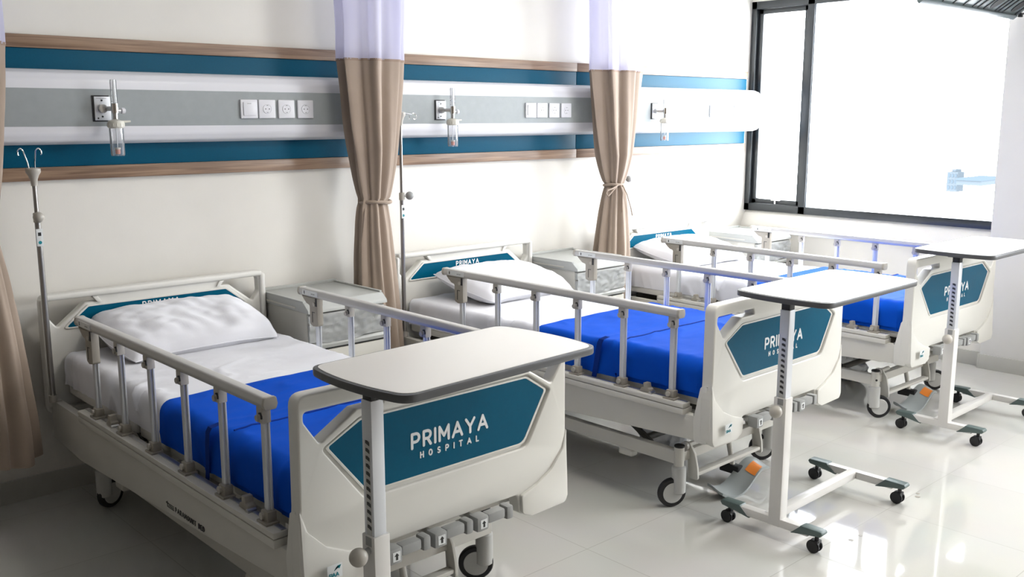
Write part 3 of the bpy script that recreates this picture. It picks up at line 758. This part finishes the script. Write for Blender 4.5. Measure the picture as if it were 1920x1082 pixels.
# ------------------------------------------------------------------ drip poles
def iv_pole(bed, lx, H, zk, hooks, L, n):
    b0 = BEDS[bed]
    r = empty('drip_pole'); place(r, bed, lx, .085, .456)
    tag(r, L, 'drip pole', 'drip poles at the bed heads'); z0 = .456
    b = MB(); b.cyl((0, 0, 0), (0, 0, zk-z0), .0115, M['pole'], n=18); b.cyl((0, 0, zk-z0-.01), (0, 0, H-z0), .0085, M['pole'], n=16)
    b.cyl((0, 0, 0), (0, 0, .03), .016, M['taupe_l'], n=18)
    p = b.build('pole', r)
    b = MB(); b.cyl((0, 0, zk-z0-.035), (0, 0, zk-z0+.005), .015, M['taupe_l'], n=18, bev=.002)
    b.cyl((.01, -.008, zk-z0-.012), (.030, -.018, zk-z0-.012), .006, M['steel'], n=10) if n else None
    c = (.036, -.02, zk-z0-.012) if n else (0, -.020, zk-z0-.012)
    b.ball(c, .022, M['grey'] if n else M['taupe_l'], (1, 1, 1)); b.build('clamp_knob', r)
    b = MB(); b.box((-.0125, -.0125, zk-z0-.13), (.0125, -.0115, zk-z0-.06), M['sticker'], .0003); b.cyl((0, -.0128, zk-z0-.115), (0, -.0118, zk-z0-.115), .007, M['teal_ink'], n=12)
    b.box((-.006, -.0129, zk-z0-.088), (.006, -.0124, zk-z0-.074), M['ink'], 0); b.build('label', r)
    b = MB(); h = H-z0
    b.lathe([(.012, h-.06), (.014, h-.035), (.020, h-.018), (.028, h-.006), (.028, h+.008), (.018, h+.012)], M['taupe_l'], n=20); b.build('collar', r)
    for hk in hooks:
        b = MB(); b.tube(hk, .0026, M['chrome'], n=8)
        o = b.build('hook', r); o.location = (0, 0, h+.004)
def up_hook(dx, dy, s):
    pts = [(dx, dy, 0), (dx*1.3, dy, .03), (dx*2.2, dy*1.5, .075)]
    bx, by = dx*2.2, dy*1.5
    pts += [(bx+s*.004*k, by-.004*k*0, .075+.010*math.sin(k*PI/5)) if k else (bx, by, .078) for k in range(1, 6)]
    return pts+[(bx+s*.021, by, .062), (bx+s*.018, by, .058)]
iv_pole(0, -.504, 1.415, 1.242, [up_hook(-.014, 0, -1), up_hook(.006, -.006, 1)], 'chrome drip pole with two upright hooks at the head of the nearest bed', 0)
ring = [(.02, 0, 0), (.05, 0, -.002), (.075, 0, -.006)]+[(.090+.016*math.cos(a), .0+.006*math.sin(a), -.016+.016*math.sin(a)) for a in [PI*.8-k*PI/6 for k in range(10)]]
iv_pole(1, -.490, 1.640, 1.228, [ring, [(.02, .004, 0), (.05, .004, -.004), (.066, .01, -.012), (.072, .012, -.024), (.066, .012, -.03)]], 'grey drip pole with side hook standing right of the first curtain', 1)
iv_pole(2, -.490, 1.42, 1.235, [up_hook(-.014, 0, -1), up_hook(.006, -.006, 1)], 'drip pole half hidden behind the second curtain at the farthest bed', 1)

# ------------------------------------------------------------------ bedside cabinets
def make_cabinet():
    """origin floor centre; .44 wide (x), .46 deep (y), back at +.23"""
    root = empty('bedside_cabinet'); w, d = .22, .23
    b = MB(); b.box((-w+.008, -d+.02, .07), (w-.008, d, .735), M['cab_body'], .006)
    for s in (-1, 1): b.box((s*(w-.03)-.02, -d+.05, .05), (s*(w-.03)+.02, d-.05, .072), M['grey'], .003)
    b.build('carcass', root)
    b = MB()
    b.prism([(-d-.012, .735), (-d-.008, .752), (-d+.030, .782), (d, .782), (d, .735)], 'x', -w, w, M['cab_top'], .005)
    b.box((-w, -d+.035, .780), (-w+.014, d, .790), M['cab_top'], .003); b.box((w-.014, -d+.035, .780), (w, d, .790), M['cab_top'], .003); b.box((-w, d-.016, .780), (w, d, .796), M['cab_top'], .003)
    b.box((-w-.003, -d+.10, .748), (-w+.001, d-.06, .756), M['cab_body'], .001)
    b.build('top', root)
    b = MB(); b.box((-w+.012, -d-.002, .685), (w-.012, -d+.022, .728), M['cab_top'], .004); b.build('drawer', root)
    b = MB(); b.box((-w+.012, -d-.002, .595), (w-.012, -d+.022, .680), M['cab_top'], .004); b.build('drawer', root)
    b = MB(); b.prism([(-d-.004, .562), (-d-.010, .580), (-d+.002, .592), (-d+.022, .592), (-d+.022, .562)], 'x', -w+.012, w-.012, M['cab_top'], .002); b.box((-w+.014, -d+.012, .553), (w-.014, -d+.021, .562), M['black'], 0); b.build('grip_rail', root)  # black strip stands in for the shade in the gap above the door
    b = MB(); b.box((-w+.012, -d+.0, .085), (w-.012, -d+.022, .552), M['cab_body'], .004); b.build('door', root)
    for x in (-.17, .17):
        for y in (-.17, .18):
            c = MB(); c.cyl((x, y, .035), (x, y, .055), .012, M['steel'], n=12); c.cyl((x-.010, y+.01, .0255), (x+.010, y+.01, .0255), .025, M['black'], n=24, bev=.003); c.build('caster', root)
    b = MB()
    def film(u, v):
        x = -w+.004+(2*w-.008)*u; z = .600+.122*v
        y = -d-.006-.010*abs(noise.noise(Vector((x*14, z*30, 2))))-.007*noise.noise(Vector((x*40, z*60, 5)))
        return Vector((x, y, z-.012*(1-v)*math.sin(u*PI*1.3)))
    b.grid(film, 40, 16, M['film']); b.build('protective_film', root)
    return root
cab0 = make_cabinet(); index_children()
cabs = [cab0, copy_tree(cab0), copy_tree(cab0)]
CL = ['grey-topped bedside cabinet with film-wrapped drawers, beside the nearest bed', 'bedside cabinet with grey top beside the middle bed, behind its far side rail', 'overexposed pale bedside cabinet in the corner under the window']
for o, (x, y), L in zip(cabs, ((2.50, -.275), (4.285, -.275), (6.14, -.275)), CL): o.location = (x, y, 0); tag(o, L, 'bedside cabinet', 'bedside cabinets')

# ------------------------------------------------------------------ overbed tables
def make_table(H, X1=.705):
    """origin at the post foot on the floor; reaches +x"""
    root = empty('overbed_table')
    # base
    b = MB()
    b.box((-.022, -.165, .060), (.018, .165, .092), M['table_paint'], .003); b.box((.668, -.165, .060), (.704, .165, .092), M['table_paint'], .003)
    b.box((.0, -.002, .060), (.686, .036, .094), M['table_paint'], .003)
    b.build('base_frame', root)
    b = MB(); b.box((-.024, -.048, .060), (.026, .004, .575), M['table_paint'], .003)
    b.build('lower_post', root)
    b = MB(); b.box((-.019, -.042, .565), (.020, -.002, H-.055), M['alu'], .002)
    p = b.build('upper_post', root)
    b = MB()
    b.box((-.0196, -.034, .575), (-.0188, -.012, H-.16), M['steel'], 0)
    for k in range(15):
        z = .59+k*.0205
        if z < H-.17: b.prism([(-.031, z), (-.016, z+.005), (-.016, z+.013), (-.024, z+.013), (-.031, z+.009)], 'x', -.0203, -.0196, M['ink'])
    b.build('slot_strip', p)
    b = MB(); b.box((-.016, -.040, H-.060), (.018, -.004, H-.022), M['black'], .002); b.box((-.03, -.06, H-.030), (.55, .016, H-.020), M['black'], .002)
    b.build('top_bracket', root)
    b = MB(); b.cyl((-.024, -.024, .535), (-.045, -.026, .533), .010, M['grey'], n=14); b.ball((-.060, -.028, .530), .0245, M['taupe_l'], n=24); b.box((-.0245, -.036, .548), (-.0235, -.012, .572), M['grey'], 0)
    b.build('height_knob', root)
    # top: straight long sides, bowed ends
    def outline(o):
        x0, x1, y0, y1 = -.068-o, X1+o, -.212-o, .188+o; bow = .024; pts = []
        n = 10
        for k in range(n+1): t = k/n; pts.append((x1-bow+bow*(1-(2*t-1)**2), y0+.0+(y1-y0)*t))
        for k in range(n+1): t = k/n; pts.append((x0+bow-bow*(1-(2*t-1)**2), y1+(y0-y1)*t))
        r = [0]*len(pts)
        for i in (0, n, n+1, 2*n+1): r[i] = .05
        q = []
        # only the four corners are rounded
        keep = [p for i, p in enumerate(pts) if i in (0, n, n+1, 2*n+1) or (1 < i < n-1) or (n+2 < i < 2*n)]
        rr = [.055 if p in (pts[0], pts[n], pts[n+1], pts[2*n+1]) else .01 for p in keep]
        return rounded(keep, rr, 6)
    b = MB(); b.prism(outline(-.010), 'z', H-.020, H, M['laminate'], .001, smooth=False); to = b.build('table_top', root)
    b = MB(); b.prism(outline(0), 'z', H-.023, H-.0015, M['edge'], .004); b.build('edge_band', to)
    # foot covers and casters
    for x, y, s in ((0, -.165, -1), (0, .165, 1), (.686, -.165, -1), (.686, .165, 1)):
        b = MB(); o = s*.0
        b.prism([(y-s*.055, .058), (y-s*.010, .066), (y+s*.052, .074), (y+s*.062, .086), (y+s*.055, .096), (y-s*.03, .097), (y-s*.035, .090), (y-s*.075, .054)], 'x', x-.024, x+.021, M['greengrey'], .004)
        fc = b.build('foot_cover', root)
        b = MB(); cy = y+s*.028
        b.cyl((x, cy, .045), (x, cy, .074), .008, M['black'], n=12)
        for dx in (-.012, .012): b.cyl((x+dx-.007, cy+.008, .0265), (x+dx+.007, cy+.008, .0265), .026, M['black'], n=26, bev=.004)
        b.box((x-.018, cy-.012, .030), (x+.018, cy+.018, .052), M['black'], .005)
        b.build('caster', root)
    return root
TL = ['white overbed table with black-edged top in front of the nearest bed', 'white overbed table on casters in front of the middle bed', 'white overbed table at the right, in front of the farthest bed']
for H, (x, y), rz, L in ((.9881, (1.362, -2.345), .05, TL[0]), (.970, (3.203, -2.392), .01, TL[1]), (.968, (4.878, -2.315), .0, TL[2])):
    t = make_table(H, .680 if H > .98 else .712); t.location = (x, y, 0); t.rotation_euler[2] = rz; tag(t, L, 'overbed table', 'overbed tables')

# ------------------------------------------------------------------ curtains
def curtain(x, y, L, wtop, wmid, wtie, wbot, hem, seed, nearest=False):
    r = tag(empty('privacy_curtain', (x, y, hem)), L, 'curtain', 'tied curtains between the beds')
    ZT, ZS, ZK = 2.86, 1.905, 1.20
    T = Matrix.Translation((0, 0, -hem))
    def width(z):
        def sm(t): return t*t*(3-2*t)
        if z > ZS: return wmid+(wtop-wmid)*sm((z-ZS)/(ZT-ZS))
        if z > ZK: t = (z-ZK)/(ZS-ZK); return wtie+(wmid-wtie)*(t**.62)
        t = (ZK-z)/(ZK-hem); return wtie+(wbot-wtie)*(min(1, t*1.02)**.55)
    def fn(za, zb, k=1., sd=0.):
        def f(u, v):
            z = za+(zb-za)*v; w = width(z); a = 2*PI*u
            nn = 7
            # closed bundle: pleats run along the outline, deep folds towards the room
            rad = 1+.20*math.sin(nn*a+seed+.5*math.sin(a*2+seed)+.25*math.sin(z*1.7))*min(1, .35+w*2.2)+.09*math.sin(13*a+seed*2+z*.8)
            px = math.cos(a)*w/2*rad/1.12*k; py = math.sin(a)*min(.085, w*.33)*rad*k
            tw = .02*math.sin(z*2.1+seed)*(1 if z < ZK else .4)
            px += .004*noise.noise(Vector((a*2, z*6, seed)))+tw
            return Vector((px, py, z+(.012*math.sin(3*a+seed) if (z < hem+.02) else 0)))
        return f
    b = MB(); b.grid(fn(ZS-.004, ZT, 1.01), 110, 24, M['sheer'], closeu=True, T=T); b.build('sheer_top', r)
    b = MB(); b.grid(fn(hem, ZS), 130, 70, M['beige'], closeu=True, T=T); b.build('cloth', r)
    b = MB(); b.grid(fn(ZS-.010, ZS+.002, 1.012), 130, 1, M['seam'], closeu=True, T=T); b.build('seam_tape', r)
    # tie band with loose end
    b = MB(); w = width(ZK)
    pts = [(math.cos(a)*(w/2*1.08+.004)+.0, math.sin(a)*(min(.085, w*.33)*1.15+.004), ZK+.004*math.sin(a*2)) for a in [2*PI*k/36 for k in range(36)]]
    b.tube(pts, .009, M['beige'], n=8, closed=True, T=T, flat=1.)
    if nearest:
        b.tube([(-w/2-.004, -.02, ZK), (-w/2-.022, -.03, ZK-.05), (-w/2-.034, -.03, ZK-.14), (-w/2-.050, -.03, ZK-.235), (-w/2-.052, -.03, ZK-.25)], [.004, .008, .008, .008, .006], M['beige'], n=8, T=T, flat=.3)
    else:
        b.tube([(-.02, -.055, ZK), (-.07, -.06, ZK-.018), (-.125, -.06, ZK-.028), (-.135, -.06, ZK-.045), (-.12, -.06, ZK-.066), (-.09, -.06, ZK-.045), (-.03, -.055, ZK-.005)], .005, M['beige'], n=8, T=T)
        b.tube([(.0, -.055, ZK), (.004, -.07, ZK-.05), (-.01, -.08, ZK-.14), (-.012, -.085, ZK-.17)], .006, M['beige'], n=8, T=T, flat=.5)
        b.tube([(.02, -.055, ZK), (.05, -.07, ZK-.06), (.085, -.075, ZK-.15), (.095, -.08, ZK-.20)], .006, M['beige'], n=8, T=T, flat=.5)
    b.build('tie_band', r)
    return r
curtain(.995, -.235, 'beige curtain at the left edge, left of the nearest bed', .40, .37, .15, .30, .255, .7, True)
curtain(2.860, -.235, 'beige curtain with white sheer top, tied back left of the middle bed', .41, .35, .145, .27, .255, 2.1, True)
curtain(4.685, -.235, 'tied beige curtain with bow between middle and farthest beds', .50, .43, .125, .33, .255, 4.4)
# curtain rails
for x, L in ((.995, 'white ceiling curtain rail above the leftmost curtain'), (2.86, 'white ceiling curtain rail above the first tied curtain'), (4.672, 'white ceiling curtain rail above the second tied curtain')):
    r = tag(empty('curtain_rail', (x, -1.2, ZC-.06)), L, 'curtain rail', 'ceiling curtain rails')
    MB().box((-.014, -1.1, 0), (.014, 1.15, .022), M['alu'], .003).build('track', r)
    b = MB()
    for y in (-1.0, 0., 1.05): b.cyl((0, y, .02), (0, y, .06), .006, M['alu'], n=10)
    b.build('bracket', r)

# ------------------------------------------------------------------ dark slotted unit at top right
r = tag(empty('hanging_unit', (5.72, -1.955, 2.208)), 'dark slotted casing with oval openings hanging at the top right before the window', 'hanging unit')
R = Matrix.Rotation(math.radians(35), 4, 'X')   # panel rises towards the room
b = MB()
def pl(x, y): return (x, -y)
loops = [rounded([(-.66, 0), (.62, 0), (.63, .50), (-.66, .50)], .02)]
RX = Matrix.Rotation(-math.radians(35), 4, 'X')
b.box((-.66, -.50, 0), (.62, 0, .045), M['tv'], .008, RX)
b.box((-.66, -.03, -.012), (.60, .004, .012), M['tv'], .005, RX)
b.build('casing', r)
b = MB()
for k, x in enumerate((-.55, -.43, -.30, -.17, -.05, .02, .10, .26, .31, .37, .56)):
    b.prism([(x-.006, -.03), (x+.010, -.03), (x+.012, -.45), (x-.004, -.45)], 'z', -.004, .001, M['black'], T=RX)
b.build('vent_slot', r)
for x in (-.36, .17, .47):
    b = MB(); t = bmesh.new(); bmesh.ops.create_cone(t, cap_ends=True, segments=32, radius1=.05, radius2=.05, depth=.006)
    bmesh.ops.transform(t, matrix=RX @ Matrix.Translation((x, -.10, -.001)) @ Matrix.Diagonal((.8, 1.1, 1, 1)), verts=t.verts); b.merge(t, M['black']); b.build('oval_opening', r)
b = MB(); b.cyl((.61, -.03, .02), (.73, -.035, .035), .006, M['black'], n=10); b.box((.62, -.04, .005), (.65, -.02, .03), M['black'], .003); b.cyl((0.0, -.25, .20), (0.0, -.25, ZC-2.208), .02, M['steel']); b.build('mount_arm', r)

# ------------------------------------------------------------------ plastic bags under the beds
def bag(x, y, sx, sy, sz, seed, L):
    b = MB()
    def f(u, v):
        a = 2*PI*u; ph = PI*(v-.5)*.98
        n = noise.noise(Vector((math.cos(a)*2, math.sin(a)*2, v*4+seed))); n2 = noise.noise(Vector((math.cos(a)*6, math.sin(a)*6, v*9+seed)))
        rr = 1+.28*n+.16*abs(n2)
        return Vector((sx*math.cos(ph)**.6*math.cos(a)*rr, sy*math.cos(ph)**.6*math.sin(a)*rr, max(.0, sz*(.5+.5*math.sin(ph))*(1+.2*n))))
    b.grid(f, 48, 28, M['bag'], closeu=True)
    o = b.build('plastic_bag', loc=(x, y, .001)); tag(o, L, 'plastic bag', 'plastic bags under the beds')
bag(3.68, -1.46, .10, .12, .15, 2., 'crumpled clear plastic bag on the floor under the middle bed')
bag(5.55, -1.42, .12, .13, .17, 6., 'crumpled grey plastic bag on the floor under the farthest bed')

# ------------------------------------------------------------------ far buildings outside
bb = MB(); bb.box((-1.2, -.8, -2.6), (1.2, .8, .4), M['bldg'], 0)
for k in range(3):
    for j in range(3): bb.box((-1.25, -.7+j*.5, -2.2+k*.9), (-1.19, -.4+j*.5, -1.7+k*.9), M['bldg2'], 0)
bb.box((-1, -.4, .4), (1, .2, .8), M['bldg'], 0)
bmesh.ops.scale(bb.bm, vec=(4, 4, 4), verts=bb.bm.verts); ob = bb.build('far_building', loc=BT); tag(ob, 'faint pale blue tower block far away through the window', 'building')
bb = MB(); bb.box((-4, -2.1, -.9), (4, 1.5, -.2), M['bldg'], 0); bb.prism([(-2.2, -.2), (1.6, -.2), (1.2, .15), (-1.8, .15)], 'x', -4.2, 4.2, M['bldg2'])
bmesh.ops.scale(bb.bm, vec=(4, 4, 4), verts=bb.bm.verts); ob = bb.build('far_hall', loc=BH); tag(ob, 'faint long low building far away, right of the pale tower block', 'building')

# ------------------------------------------------------------------ lights: daylight through the windows, ceiling lamps
w = bpy.data.worlds.new('World'); S.world = w; w.use_nodes = True
bg = w.node_tree.nodes['Background']; bg.inputs[0].default_value = (.93, .97, 1, 1); bg.inputs[1].default_value = SKY = 17.
for n, (y, h) in enumerate(((-.94, 1.75), (-4.3, 1.9))):
    l = bpy.data.lights.new('sky_portal', 'AREA'); l.shape = 'RECTANGLE'; l.size = 1.5; l.size_y = h; l.cycles.is_portal = True
    o = bpy.data.objects.new('sky_portal', l); COL.objects.link(o); o.location = (XW+.13, y, 1.69); o.rotation_euler = (0, PI/2, 0)
def ceiling_lamp(x, y, P):
    r = tag(empty('ceiling_lamp', (x, y, ZC-.03)), 'square white ceiling lamp panel', 'ceiling lamp', 'ceiling lamps')
    MB().box((-.31, -.31, 0), (.31, .31, .03), M['unit_white'], .004).build('lamp_frame', r)
    m = bpy.data.materials.get('lamp_diffuser')
    if not m:
        m = bpy.data.materials.new('lamp_diffuser'); m.use_nodes = True; q = m.node_tree.nodes['Principled BSDF']
        q.inputs['Emission Color'].default_value = (1, .95, .87, 1); q.inputs['Emission Strength'].default_value = P
    MB().box((-.28, -.28, -.006), (.28, .28, .004), m, .002).build('lamp_diffuser', r)
for x, y in ((2.7, -2.3), (4.7, -2.3), (3.6, -4.9), (5.6, -4.9)): ceiling_lamp(x, y, 17)

# ------------------------------------------------------------------ camera
cam = bpy.data.cameras.new('camera'); co = bpy.data.objects.new('camera', cam); COL.objects.link(co); S.camera = co
CX, CY, CZ, YAW, PIT, ROL, F = 0.0497, -4.3103, 1.6295, -0.7445, -0.1777, -0.0007, 1801.62
cam.sensor_fit = 'HORIZONTAL'; cam.sensor_width = 36; cam.lens = F/1920*36; cam.clip_start = .05; cam.clip_end = 3000
rt = Vector((math.cos(YAW), math.sin(YAW), 0)); fw = Vector((-math.sin(YAW)*math.cos(PIT), math.cos(YAW)*math.cos(PIT), math.sin(PIT))); up = rt.cross(fw)
rt2 = rt*math.cos(ROL)+up*math.sin(ROL); up2 = up*math.cos(ROL)-rt*math.sin(ROL)
mt = Matrix((rt2, up2, -fw)).transposed().to_4x4(); mt.translation = (CX, CY, CZ); co.matrix_world = mt

S.view_settings.view_transform = 'Standard'; S.view_settings.look = 'None'; S.view_settings.gamma = 1; S.view_settings.use_curve_mapping = False
S.view_settings.exposure = 0.36
S.cycles.max_bounces = 10; S.cycles.diffuse_bounces = 2; S.cycles.glossy_bounces = 4; S.cycles.transparent_max_bounces = 16; S.cycles.use_denoising = True
S.cycles.sample_clamp_indirect = 8
